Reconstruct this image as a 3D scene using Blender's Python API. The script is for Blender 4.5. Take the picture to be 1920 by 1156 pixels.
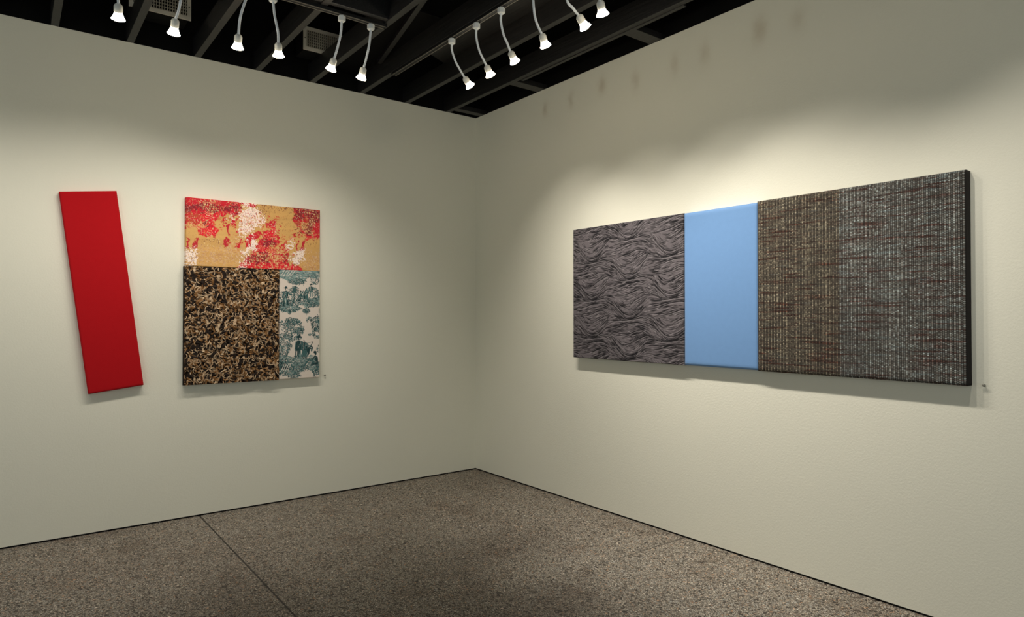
import bpy, bmesh, math, random
import numpy as np
from mathutils import Vector, Matrix
from math import radians, sin, cos, pi

for o in list(bpy.data.objects):
    bpy.data.objects.remove(o, do_unlink=True)
S = bpy.context.scene
COL = S.collection

# ------------------------------------------------------------------ camera, world, light, exposure
cd = bpy.data.cameras.new('camera')
cam = bpy.data.objects.new('camera', cd); COL.objects.link(cam)
cd.sensor_fit = 'HORIZONTAL'; cd.sensor_width = 36.0
cd.lens = 1237.142 / 1920 * 36.0
cd.clip_start = 0.05; cd.clip_end = 100
YAW, PITCH = 0.919380, 0.0116078
cam.location = (-3.37616, -4.97212, 1.38634)
cam.rotation_euler = (pi / 2 + PITCH, 0, YAW - pi / 2)
S.camera = cam

w = bpy.data.worlds.new('world'); S.world = w; w.use_nodes = True
bg = w.node_tree.nodes['Background']
bg.inputs['Color'].default_value = (0.90, 1.0, 1.0, 1); bg.inputs['Strength'].default_value = 0.78
S.view_settings.view_transform = 'Standard'
S.view_settings.look = 'None'
S.view_settings.gamma = 1.0
S.view_settings.use_curve_mapping = False
S.view_settings.exposure = 0.0
LAMP_W = 34.0          # watts of each spot
LAMP_COL = (1.0, 0.95, 0.87)

HT = 3.19              # wall height

# ------------------------------------------------------------------ helpers
def srgb(r, g, b):
    f = lambda c: (c / 255 / 12.92) if c / 255 <= 0.04045 else ((c / 255 + 0.055) / 1.055) ** 2.4
    return (f(r), f(g), f(b))

def link(o, parent=None):
    COL.objects.link(o)
    if parent is not None:
        o.parent = parent
    return o

def tag(o, label=None, cat=None, group=None, kind=None):
    if label: o['label'] = label
    if cat: o['category'] = cat
    if group: o['group'] = group
    if kind: o['kind'] = kind
    return o

def thing(name, label, cat, loc=(0, 0, 0), group=None):
    o = bpy.data.objects.new(name, None); link(o)
    o.location = loc; o.empty_display_size = 0.05
    return tag(o, label, cat, group)

def obj(name, bm, m, parent=None, smooth=False):
    me = bpy.data.meshes.new(name); bm.to_mesh(me); bm.free()
    for mm in (m if isinstance(m, (list, tuple)) else [m]): me.materials.append(mm)
    if smooth:
        me.polygons.foreach_set('use_smooth', [True] * len(me.polygons))
    o = bpy.data.objects.new(name, me); link(o, parent)
    return o

def bx(bm, x0, x1, y0, y1, z0, z1, bev=0.0):
    m = Matrix.Translation(((x0 + x1) / 2, (y0 + y1) / 2, (z0 + z1) / 2)) @ Matrix.Diagonal((x1 - x0, y1 - y0, z1 - z0, 1))
    r = bmesh.ops.create_cube(bm, size=1, matrix=m)
    if bev:
        ed = list({e for v in r['verts'] for e in v.link_edges})
        bmesh.ops.bevel(bm, geom=ed, offset=bev, segments=2, affect='EDGES', profile=0.6)
    return r

def box(name, m, dims, parent=None, bev=0.0):
    bm = bmesh.new(); bx(bm, *dims, bev=bev)
    return obj(name, bm, m, parent)

def lathe(bm, prof, origin, axis, seg=24, cap0=True, cap1=True):
    """prof: [(dist along axis, radius)]"""
    q = Vector((0, 0, 1)).rotation_difference(Vector(axis).normalized())
    rings = []
    for d, r in prof:
        rings.append([bm.verts.new(Vector(origin) + q @ Vector((r * cos(2 * pi * k / seg), r * sin(2 * pi * k / seg), d))) for k in range(seg)])
    for a, b in zip(rings, rings[1:]):
        for k in range(seg):
            bm.faces.new((a[k], a[(k + 1) % seg], b[(k + 1) % seg], b[k]))
    if cap0: bm.faces.new(rings[0][::-1])
    if cap1: bm.faces.new(rings[-1])

def smooth_path(pts, n=8):
    P = [Vector(p) for p in pts]
    P = [P[0] * 2 - P[1]] + P + [P[-1] * 2 - P[-2]]
    out = []
    for i in range(1, len(P) - 2):
        a, b, c, d = P[i - 1:i + 3]
        for k in range(n):
            t = k / n
            out.append(0.5 * ((2 * b) + (c - a) * t + (2 * a - 5 * b + 4 * c - d) * t * t + (3 * b - a - 3 * c + d) * t ** 3))
    out.append(P[-2])
    return out

def tube(bm, pts, r, seg=10):
    rings = []
    up = Vector((0.3, 0.9, 0.1)).normalized()
    for i, p in enumerate(pts):
        t = (pts[min(i + 1, len(pts) - 1)] - pts[max(i - 1, 0)]).normalized()
        a = t.cross(up).normalized(); b = t.cross(a)
        rings.append([bm.verts.new(p + a * r * cos(2 * pi * k / seg) + b * r * sin(2 * pi * k / seg)) for k in range(seg)])
    for a, b in zip(rings, rings[1:]):
        for k in range(seg):
            bm.faces.new((a[k], b[k], b[(k + 1) % seg], a[(k + 1) % seg]))
    bm.faces.new(rings[0]); bm.faces.new(rings[-1][::-1])

# ------------------------------------------------------------------ node helpers
class NT:
    def __init__(s, name, rough=0.7, spec=0.3):
        s.m = bpy.data.materials.new(name); s.m.use_nodes = True
        s.t = s.m.node_tree; s.b = s.t.nodes['Principled BSDF']
        s.b.inputs['Roughness'].default_value = rough
        s.b.inputs['Specular IOR Level'].default_value = spec
    def n(s, typ, **kw):
        x = s.t.nodes.new(typ)
        for k, v in kw.items(): setattr(x, k, v)
        return x
    def set(s, sock, v):
        if isinstance(v, bpy.types.NodeSocket): s.t.links.new(v, sock)
        elif isinstance(v, (tuple, list)) and len(v) == 3 and sock.type == 'RGBA': sock.default_value = (*v, 1)
        else: sock.default_value = v
    def math(s, op, a, b=0.0, c=0.0, clamp=False):
        x = s.n('ShaderNodeMath', operation=op, use_clamp=clamp)
        s.set(x.inputs[0], a); s.set(x.inputs[1], b); s.set(x.inputs[2], c)
        return x.outputs[0]
    def mix(s, f, a, b, blend='MIX'):
        x = s.n('ShaderNodeMix', data_type='RGBA', blend_type=blend)
        s.set(x.inputs[0], f); s.set(x.inputs[6], a); s.set(x.inputs[7], b)
        return x.outputs[2]
    def smooth(s, v, lo, hi):
        x = s.n('ShaderNodeMapRange', interpolation_type='SMOOTHSTEP')
        s.set(x.inputs[0], v); x.inputs[1].default_value = lo; x.inputs[2].default_value = hi
        return x.outputs[0]
    def noise(s, vec, scale, detail=3, rough=0.55, out=0):
        x = s.n('ShaderNodeTexNoise'); s.set(x.inputs['Vector'], vec)
        x.inputs['Scale'].default_value = scale; x.inputs['Detail'].default_value = detail; x.inputs['Roughness'].default_value = rough
        return x.outputs[out]
    def voro(s, vec, scale, feature='F1', out='Distance', rnd=1.0):
        x = s.n('ShaderNodeTexVoronoi', feature=feature); s.set(x.inputs['Vector'], vec)
        x.inputs['Scale'].default_value = scale; x.inputs['Randomness'].default_value = rnd
        return x.outputs[out]
    def ramp(s, f, stops, interp='LINEAR'):
        x = s.n('ShaderNodeValToRGB'); s.set(x.inputs[0], f); e = x.color_ramp; e.interpolation = interp
        while len(e.elements) < len(stops): e.elements.new(0.5)
        for el, (p, c) in zip(e.elements, stops): el.position = p; el.color = (*c, 1)
        return x.outputs[0]
    def pos(s):
        return s.n('ShaderNodeNewGeometry').outputs['Position']
    def sep(s, v):
        x = s.n('ShaderNodeSeparateXYZ'); s.set(x.inputs[0], v); return x.outputs
    def comb(s, a, b, c=0.0):
        x = s.n('ShaderNodeCombineXYZ'); s.set(x.inputs[0], a); s.set(x.inputs[1], b); s.set(x.inputs[2], c); return x.outputs[0]
    def color(s, v): s.set(s.b.inputs['Base Color'], v); return s
    def bump(s, h, dist, strength=1.0):
        x = s.n('ShaderNodeBump'); x.inputs['Strength'].default_value = strength; x.inputs['Distance'].default_value = dist
        s.set(x.inputs['Height'], h); s.set(s.b.inputs['Normal'], x.outputs[0]); return s

def flat(name, c, rough=0.6, metal=0.0, var=0.12, scale=40, spec=0.3):
    t = NT(name, rough, spec); t.b.inputs['Metallic'].default_value = metal
    f = t.noise(t.pos(), scale, 4)
    lo = tuple(x * (1 - var) for x in c); hi = tuple(min(1, x * (1 + var)) for x in c)
    t.color(t.mix(f, lo, hi)); return t.m

# ------------------------------------------------------------------ materials of the room
def wall_material(name, stains=()):
    t = NT(name, 0.75, 0.25); p = t.pos()
    c = t.mix(t.noise(p, 0.9, 3), srgb(226, 222, 204), srgb(220, 216, 199))
    if stains:
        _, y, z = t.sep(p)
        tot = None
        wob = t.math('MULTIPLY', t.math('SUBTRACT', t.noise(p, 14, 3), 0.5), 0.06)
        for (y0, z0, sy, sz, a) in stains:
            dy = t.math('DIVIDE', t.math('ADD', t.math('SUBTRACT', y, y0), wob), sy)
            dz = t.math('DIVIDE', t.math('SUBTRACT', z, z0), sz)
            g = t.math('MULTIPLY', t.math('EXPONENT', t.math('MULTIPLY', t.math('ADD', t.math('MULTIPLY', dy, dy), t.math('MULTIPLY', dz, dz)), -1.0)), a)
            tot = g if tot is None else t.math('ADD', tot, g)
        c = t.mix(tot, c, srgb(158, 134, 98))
    t.color(c)
    h = t.math('ADD', t.noise(p, 95, 2), t.math('MULTIPLY', t.noise(p, 230, 2), 0.5))
    t.bump(h, 0.0035, 0.22)
    return t.m

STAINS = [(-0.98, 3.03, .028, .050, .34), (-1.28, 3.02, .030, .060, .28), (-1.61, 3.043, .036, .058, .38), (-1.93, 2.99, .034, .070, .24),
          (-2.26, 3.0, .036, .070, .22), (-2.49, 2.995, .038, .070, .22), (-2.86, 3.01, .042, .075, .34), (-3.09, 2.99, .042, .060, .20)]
M_wall_l = wall_material('wall_paint_left')
M_wall_r = wall_material('wall_paint_right', STAINS)
M_black = flat('black_paint', srgb(28, 28, 30), 0.7, var=0.25, scale=30)
M_void = flat('black_deck', srgb(14, 14, 14), 0.9, var=0.3, scale=6, spec=0.1)
M_gap = flat('dark_gap', srgb(16, 15, 14), 0.9)

def joist_material():
    t = NT('black_stained_timber', 0.42, 0.5); p = t.pos(); x, y, z = t.sep(p)
    g = t.noise(t.comb(t.math('MULTIPLY', x, 60), t.math('MULTIPLY', y, 3), t.math('MULTIPLY', z, 60)), 1.0, 5, 0.65)
    c = t.ramp(g, [(0.25, srgb(22, 22, 23)), (0.55, srgb(32, 31, 31)), (0.8, srgb(46, 44, 42))])
    k = t.smooth(t.noise(p, 90, 2), 0.70, 0.78)
    t.color(t.mix(t.math('MULTIPLY', k, 0.25), c, srgb(120, 112, 100)))
    t.bump(g, 0.004, 0.5)
    return t.m
M_joist = joist_material()

def floor_material():
    t = NT('exposed_pebble_floor', 0.55, 0.35); p = t.pos(); x, y, z = t.sep(p)
    wv = t.n('ShaderNodeVectorMath', operation='ADD'); t.set(wv.inputs[0], p)
    sc = t.n('ShaderNodeVectorMath', operation='SCALE'); t.set(sc.inputs[0], t.noise(p, 60, 2, out=1)); sc.inputs['Scale'].default_value = 0.004
    t.set(wv.inputs[1], sc.outputs[0]); q = wv.outputs[0]
    ca = t.voro(q, 88, out='Color'); cb = t.voro(q, 150, out='Color')
    ea = t.voro(q, 88, 'DISTANCE_TO_EDGE'); eb = t.voro(q, 150, 'DISTANCE_TO_EDGE')
    ra = t.sep(ca)[0]; rb = t.sep(cb)[1]
    stops = [(0.0, srgb(44, 38, 34)), (0.10, srgb(92, 82, 72)), (0.22, srgb(146, 135, 120)), (0.42, srgb(172, 162, 146)), (0.60, srgb(190, 179, 162)),
             (0.76, srgb(166, 163, 155)), (0.88, srgb(208, 198, 180)), (0.96, srgb(186, 146, 112)), (1.0, srgb(236, 228, 214))]
    A = t.ramp(ra, stops); B = t.ramp(rb, stops)
    mort = srgb(60, 52, 45)
    A = t.mix(t.smooth(ea, 0.02, 0.16), mort, A); B = t.mix(t.smooth(eb, 0.02, 0.16), mort, B)
    sel = t.math('GREATER_THAN', t.sep(ca)[2], 0.45)
    c = t.mix(sel, B, A)
    # dirt and wear, each with its own shape
    s1 = t.smooth(t.noise(p, 0.85, 4, 0.6), 0.46, 0.66)
    c = t.mix(t.math('MULTIPLY', s1, 0.30), c, t.mix(1.0, c, srgb(150, 122, 98), 'MULTIPLY'))
    s2 = t.smooth(t.noise(p, 3.1, 3, 0.6), 0.52, 0.72)
    c = t.mix(t.math('MULTIPLY', s2, 0.35), c, t.mix(1.0, c, srgb(165, 132, 104), 'MULTIPLY'))
    for (cx, cy, rx, ry, a) in ((-1.75, -2.75, 0.95, 0.55, 0.42), (-0.95, -1.75, 0.55, 0.30, 0.25), (-2.45, -1.75, 0.35, 0.6, 0.22)):
        dx = t.math('DIVIDE', t.math('SUBTRACT', x, cx), rx); dy = t.math('DIVIDE', t.math('SUBTRACT', y, cy), ry)
        d = t.math('ADD', t.math('MULTIPLY', dx, dx), t.math('MULTIPLY', dy, dy))
        d = t.math('ADD', d, t.math('MULTIPLY', t.math('SUBTRACT', t.noise(p, 2.6, 4), 0.5), 1.6))
        c = t.mix(t.math('MULTIPLY', t.math('SUBTRACT', 1.0, t.smooth(d, 0.0, 1.3)), a), c, t.mix(1.0, c, srgb(124, 102, 84), 'MULTIPLY'))
    # saw-cut joints
    j1 = t.math('LESS_THAN', t.math('ABSOLUTE', t.math('ADD', x, 2.313)), 0.0045)
    j2 = t.math('LESS_THAN', t.math('ABSOLUTE', t.math('ADD', y, 2.325)), 0.0060)
    j2 = t.math('MULTIPLY', j2, t.math('ADD', 0.15, t.math('MULTIPLY', t.smooth(x, -1.0, -0.3), 0.45)))
    c = t.mix(t.math('MAXIMUM', t.math('MULTIPLY', j1, 0.92), j2), c, srgb(24, 20, 17))
    t.color(c)
    t.bump(t.math('ADD', t.smooth(ea, 0.0, 0.2), t.math('MULTIPLY', t.smooth(eb, 0.0, 0.2), 0.5)), 0.0015, 0.5)
    return t.m
M_floor = floor_material()

# ------------------------------------------------------------------ the room
tag(box('floor', M_floor, (-7.5, 0.06, -7.5, 0.06, -0.10, 0.0)), kind='structure')
tag(box('wall_left', M_wall_l, (-7.5, 0.0, 0.0, 0.05, 0.011, HT)), kind='structure')
tag(box('wall_right', M_wall_r, (0.0, 0.05, -7.5, 0.0, 0.011, HT)), kind='structure')
tag(box('shadow_gap_left', M_gap, (-7.5, 0.006, 0.006, 0.04, 0.0, 0.011)), kind='structure')  # dark strips painting the shade in the gap under both walls
tag(box('shadow_gap_right', M_gap, (0.006, 0.04, -7.5, 0.006, 0.0, 0.011)), kind='structure')
tag(box('ceiling', M_void, (-7.5, 1.0, -7.5, 1.0, 3.74, 3.80)), kind='structure')
tag(box('trim_1', M_void, (-7.5, 0.9, 0.03, 0.05, HT, 3.74)), kind='structure')
tag(box('trim_2', M_void, (0.03, 0.05, -7.5, 0.03, HT, 3.74)), kind='structure')

tag(box('trim_3', M_void, (-7.55, -7.5, -7.5, 0.9, HT, 3.74)), kind='structure')
tag(box('trim_4', M_void, (-7.5, 0.9, -7.55, -7.5, HT, 3.74)), kind='structure')

JX = [-0.300 - 0.4088 * k for k in range(15)]
JW, JH = 0.042, 0.142
for k, x in enumerate(JX):
    tag(box('ceiling_beam', M_joist, (x - JW / 2, x + JW / 2, -7.5, 0.03, HT, HT + JH), bev=0.002), kind='structure')
tag(box('ceiling_beam', M_joist, (-0.279, -0.252, -2.55, -1.02, HT - 0.004, HT + 0.10), bev=0.002), kind='structure')
for y, hw in ((-0.098, .035), (-0.925, .046), (-2.105, .050)):        # flat blocking between the last beam and the wall
    tag(box('ceiling_beam', M_joist, (-0.252 if y < -1.02 else -0.279, 0.03, y - hw, y + hw, HT + 0.002, HT + 0.042), bev=0.002), kind='structure')
for k in range(2, 10):                                                # headers between the beams above the track
    a, b = JX[k + 1] + JW / 2, JX[k] - JW / 2
    if k >= 3:
        tag(box('ceiling_beam', M_joist, (a, b, -1.335, -1.297, HT + 0.004, HT + 0.138), bev=0.002), kind='structure')
bm = bmesh.new()                                                       # diagonal brace lying over the beams
tubeA, tubeB = Vector((-1.455, -1.80, 3.312)), Vector((-1.155, -0.40, 3.312))
d = (tubeB - tubeA).normalized(); n = Vector((-d.y, d.x, 0)) * 0.016
vs = [bm.verts.new(p + s * n + Vector((0, 0, h))) for h in (-0.014, 0.014) for p, s in ((tubeA, 1), (tubeB, 1), (tubeB, -1), (tubeA, -1))]
for f in ((0, 1, 2, 3), (7, 6, 5, 4), (0, 4, 5, 1), (1, 5, 6, 2), (2, 6, 7, 3), (3, 7, 4, 0)): bm.faces.new([vs[i] for i in f])
tag(obj('ceiling_beam', bm, M_joist), kind='structure')
# dark board laid over the beams beside the second track
bm = bmesh.new()
pl = [(-1.10, -0.82), (-0.72, -0.63), (-0.72, -4.0), (-1.10, -4.0)]
lo = [bm.verts.new((x, y, HT + JH + 0.001)) for x, y in pl]; hi = [bm.verts.new((x, y, HT + JH + 0.016)) for x, y in pl]
bm.faces.new(lo); bm.faces.new(hi[::-1])
for i in range(4): bm.faces.new((lo[i], hi[i], hi[(i + 1) % 4], lo[(i + 1) % 4]))
bmesh.ops.recalc_face_normals(bm, faces=bm.faces)
tag(obj('ceiling_panel', bm, M_joist), kind='structure')

tag(box('ceiling_panel', M_void, (-1.526, -1.118, -1.28, 0.028, HT + JH + 0.0005, HT + JH + 0.010)), kind='structure')

# ------------------------------------------------------------------ lighting tracks
M_track = flat('track_black', srgb(20, 20, 21), 0.45)
M_rail = flat('track_rail_grey', srgb(104, 100, 92), 0.45, 0.2)
def track(label, a, b, axis):
    t = thing('lighting_track', label, 'lighting track', ((a[0] + b[0]) / 2, (a[1] + b[1]) / 2, HT))
    def bar(name, m, off0, off1, z0, z1):
        bm = bmesh.new()
        if axis == 'x': bx(bm, a[0], b[0], a[1] + off0, a[1] + off1, z0, z1)
        else: bx(bm, a[0] + off0, a[0] + off1, a[1], b[1], z0, z1)
        bmesh.ops.translate(bm, verts=bm.verts, vec=-Vector(t.location))
        return obj(name, bm, m, t)
    bar('housing', M_track, -0.017, 0.017, HT - 0.019, HT - 0.0005)
    bar('rail', M_rail, -0.0175, -0.0115, HT - 0.0215, HT - 0.0185)
    bar('rail', M_rail, 0.0115, 0.0175, HT - 0.0215, HT - 0.0185)
    end = bmesh.new()
    e = (b[0], b[1]) if axis == 'x' else (b[0], b[1])
    if axis == 'x': bx(end, e[0], e[0] + 0.006, e[1] - 0.018, e[1] + 0.018, HT - 0.022, HT - 0.0005)
    else: bx(end, e[0] - 0.018, e[0] + 0.018, e[1], e[1] + 0.006, HT - 0.022, HT - 0.0005)
    bmesh.ops.translate(end, verts=end.verts, vec=-Vector(t.location))
    obj('end_cap', end, M_track, t)
    return t
track('black lighting track crossing under the ceiling beams along the wall with the red panel', (-5.2, -1.26), (-1.535, -1.26), 'x')
track('black lighting track fixed along a ceiling beam beside the wall with the blue panel', (-1.120, -4.6), (-1.120, -0.57), 'y')

# ------------------------------------------------------------------ gooseneck spotlights
M_white = flat('lamp_white_plastic', srgb(214, 216, 214), 0.4, var=0.04)
M_stem = flat('lamp_stem_grey', srgb(214, 219, 224), 0.35, 0.0, var=0.05)
def socket_material():
    t = NT('lamp_ceramic_socket', 0.45, 0.4)
    t.color(t.mix(t.noise(t.pos(), 60, 3), srgb(196, 196, 190), srgb(216, 214, 206)))
    return t.m
M_socket = socket_material()
def bulb_material():
    t = NT('lamp_lit_reflector', 0.25, 0.5)
    t.color(t.mix(t.noise(t.pos(), 50, 2), (0.92, 0.88, 0.8), (0.96, 0.93, 0.86)))
    t.b.inputs['Emission Color'].default_value = (1.0, 0.88, 0.66, 1)
    t.b.inputs['Emission Strength'].default_value = 34.0
    return t.m
def lens_material():
    t = NT('lamp_lit_lens', 0.2, 0.5)
    t.color(t.mix(t.noise(t.pos(), 50, 2), (0.95, 0.92, 0.85), (0.98, 0.95, 0.9)))
    t.b.inputs['Emission Color'].default_value = (1.0, 0.88, 0.66, 1)
    t.b.inputs['Emission Strength'].default_value = 34.0
    return t.m
M_bulb, M_lens = bulb_material(), lens_material()

def spotlight(pts, label, group, aim, power=1.0, size=94):
    P = [Vector(p) for p in pts]
    c = P[0]; o = Vector((c.x, c.y, HT - 0.022))
    t = thing('gooseneck_spotlight', label, 'spotlight', o, group)
    bm = bmesh.new()                                    # six-sided connector block clipped on the track
    lathe(bm, [(0, 0.010), (0, 0.019), (0.004, 0.0225), (0.030, 0.0225), (0.034, 0.019)], (0, 0, 0), (0, 0, -1), seg=6)
    obj('connector', bm, M_white, t)
    s, f = P[-2] - o, P[-1] - o
    ax = (f - s).normalized()
    path = smooth_path([Vector((0, 0, -0.030))] + [p - o for p in P[1:-1]] + [s + ax * 0.008], 8)
    bm = bmesh.new(); tube(bm, path, 0.0068, 10); obj('stem', bm, M_stem, t, True)
    L = (f - s).length; js = L * 0.52
    bm = bmesh.new()
    lathe(bm, [(-0.004, 0.008), (0.0, 0.013), (0.006, 0.0185), (0.012, 0.0205), (js - 0.003, 0.0205), (js, 0.0195)], s, ax, 20)
    obj('socket', bm, M_socket, t, True)
    bm = bmesh.new()
    lathe(bm, [(js - 0.002, 0.0165), (js + 0.010, 0.0200), (L - 0.010, 0.0265), (L - 0.003, 0.0315), (L, 0.0315)], s, ax, 24, True, False)
    b = obj('bulb', bm, M_bulb, t, True)
    bm = bmesh.new()
    lathe(bm, [(L - 0.0005, 0.0312), (L + 0.003, 0.024), (L + 0.004, 0.010)], s, ax, 24, True, True)
    ln = obj('lens', bm, M_lens, b, True)
    ld = bpy.data.lights.new('lamp_light', 'SPOT'); ld.energy = LAMP_W * power; ld.color = LAMP_COL
    ld.spot_size = radians(size); ld.spot_blend = 1.0; ld.shadow_soft_size = 0.010
    lo = bpy.data.objects.new('lamp_light', ld); link(lo, t)
    tgt = Vector(aim) - P[-1]
    lo.location = f + ax * 0.012
    lo.rotation_euler = tgt.to_track_quat('-Z', 'Y').to_euler()
    return t

LEFT = [
    [(-2.950, -1.260, 3.150), (-2.959, -1.235, 2.992), (-2.954, -1.190, 2.937), (-2.949, -1.145, 2.877)],
    [(-2.665, -1.260, 3.150), (-2.688, -1.235, 2.977), (-2.697, -1.190, 2.932), (-2.697, -1.143, 2.870)],
    [(-2.355, -1.260, 3.150), (-2.386, -1.240, 3.017), (-2.387, -1.204, 2.927), (-2.380, -1.160, 2.867)],
    [(-2.219, -1.260, 3.150), (-2.208, -1.256, 3.060), (-2.188, -1.249, 2.979), (-2.182, -1.239, 2.920), (-2.168, -1.198, 2.861)],
    [(-1.817, -1.260, 3.150), (-1.817, -1.247, 3.070), (-1.826, -1.222, 2.993), (-1.835, -1.190, 2.930), (-1.838, -1.145, 2.876)],
    [(-1.630, -1.260, 3.150), (-1.634, -1.245, 3.046), (-1.639, -1.218, 2.975), (-1.641, -1.183, 2.922), (-1.639, -1.140, 2.867)]]
RIGHT = [
    [(-1.125, -1.382, 3.150), (-1.111, -1.360, 3.105), (-1.087, -1.366, 3.036), (-1.055, -1.367, 2.991), (-1.017, -1.366, 2.947), (-0.965, -1.357, 2.901)],
    [(-1.125, -1.663, 3.150), (-1.113, -1.644, 3.091), (-1.092, -1.642, 3.022), (-1.064, -1.642, 2.976), (-1.031, -1.635, 2.939), (-0.988, -1.620, 2.890)],
    [(-1.125, -1.917, 3.150), (-1.114, -1.898, 3.099), (-1.094, -1.898, 3.026), (-1.069, -1.900, 2.982), (-1.039, -1.891, 2.942), (-0.993, -1.878, 2.894)],
    [(-1.125, -2.205, 3.150), (-1.110, -2.201, 3.036), (-1.082, -2.190, 2.989), (-1.046, -2.188, 2.943), (-1.003, -2.170, 2.891)],
    [(-1.125, -2.467, 3.150), (-1.104, -2.459, 3.012), (-1.066, -2.462, 2.980), (-1.017, -2.453, 2.958), (-0.961, -2.447, 2.910)],
    [(-1.125, -2.685, 3.150), (-1.110, -2.685, 2.976), (-1.082, -2.675, 2.930), (-1.042, -2.654, 2.880)]]
GL, GR = 'spotlights on the track by the red panel', 'spotlights on the track by the blue panel'
LL = ['white spotlight hanging almost straight, above the red panel',
      'white spotlight in front of the half hidden ceiling vent by the edge',
      'white straight-stemmed spotlight, fourth from the corner on the track by the red panel',
      'white spotlight with its stem bowed towards the corner, hanging straight down',
      'white spotlight hanging in front of the whole ceiling vent, second from the track end',
      'white spotlight at the corner end of the track by the red panel']
LR = ['white spotlight with long bent stem, closest to the corner, on the second track',
      'white spotlight, second from the corner on the track by the blue panel',
      'white spotlight, third from the corner on the track by the blue panel',
      'white spotlight, fourth from the corner on the track by the blue panel',
      'white spotlight on a sharply slanted stem, fifth from the corner by the blue panel',
      'white spotlight with hardly any stem in view, sixth from the corner by the blue panel']
AIM_L = [(-3.00, 0, .95), (-2.80, 0, 1.05), (-2.45, 0, .72), (-2.15, 0, .70), (-1.95, 0, .95), (-1.75, 0, .72)]
AIM_R = [(0, -1.45, 1.12), (0, -1.80, .60), (0, -2.15, 1.10), (0, -2.50, .60), (0, -2.90, 1.10), (0, -3.20, .62)]
for p, l, a in zip(LEFT, LL, AIM_L): spotlight(p, l, GL, a, 0.64 if a[0] < -2.7 else 0.58, 104)
for p, l, a in zip(RIGHT, LR, AIM_R): spotlight(p, l, GR, a, 1.10 if a[2] > 1 else 1.40, 84)
for dx, l in ((-0.66, 'white spotlight past the red panel, seventh from the corner on its track'), (-1.12, 'white spotlight far past the red panel, eighth from the corner on its track')):
    spotlight([(x + dx, y, z) for x, y, z in LEFT[0]], l, GL, (-2.95 + dx, 0, 0.95), 0.52, 104)
# the same track carries on above the camera: two more lamps, out of the frame
for dy, l in ((-0.86, 'white spotlight, seventh from the corner on the track by the blue panel'), (-1.40, 'white spotlight, eighth from the corner on the track by the blue panel'), (-1.95, 'white spotlight, ninth from the corner on the track by the blue panel')):
    spotlight([(x, y + dy, z) for x, y, z in RIGHT[3]], l, GR, (0, -2.19 + dy - .2, 1.1 if abs(dy + 1.4) > .1 else .62), 1.2 if dy > -1.8 else 1.0, 84)

# ------------------------------------------------------------------ ceiling vents
M_vent = flat('vent_cream_metal', srgb(234, 228, 212), 0.5, var=0.06)
M_louver = flat('vent_louver_metal', srgb(214, 208, 192), 0.5, var=0.06)
M_duct = flat('duct_black', srgb(10, 10, 10), 0.9)
def vent(label, x0, x1, z0, y):
    t = thing('ceiling_vent', label, 'vent', ((x0 + x1) / 2, y, z0), 'air vents above the ceiling beams')
    W = (x1 - x0) / 2; Hh = 0.172
    fr = 0.024
    bm = bmesh.new()
    bx(bm, -W, W, -0.006, 0.004, 0, fr); bx(bm, -W, W, -0.006, 0.004, Hh - fr, Hh)
    bx(bm, -W, -W + fr, -0.006, 0.004, fr, Hh - fr); bx(bm, W - fr, W, -0.006, 0.004, fr, Hh - fr)
    obj('frame', bm, M_vent, t)
    bm = bmesh.new(); n = 20
    for k in range(n):
        x = -W + fr + (k + 0.5) * (2 * W - 2 * fr) / n
        bx(bm, x - 0.0018, x + 0.0018, -0.003, 0.014, fr - 0.002, Hh - fr + 0.002)
    for k in range(6):
        z = fr + (k + 0.5) * (Hh - 2 * fr) / 6
        bx(bm, -W + fr - 0.002, W - fr + 0.002, 0.012, 0.022, z - 0.0018, z + 0.0018)
    obj('grille', bm, M_louver, t)
    bm = bmesh.new(); bx(bm, -W + 0.012, W - 0.012, 0.024, 0.19, 0.008, Hh - 0.008); obj('duct', bm, M_duct, t)
    for s in (-1, 1):
        bm = bmesh.new(); lathe(bm, [(0, 0.0042), (0.0015, 0.0042), (0.0025, 0.002)], (s * (W - fr / 2), -0.006, Hh / 2), (0, -1, 0), 10)
        obj('screw', bm, M_duct, t)
    return t
vent('cream metal air vent seen whole between the beams, behind the two end spotlights', -1.680, -1.325, 3.337, -0.23)
vent('cream metal air vent cut off by the top of the picture, behind a spotlight', -2.790, -2.432, 3.337, -0.23)

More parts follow.
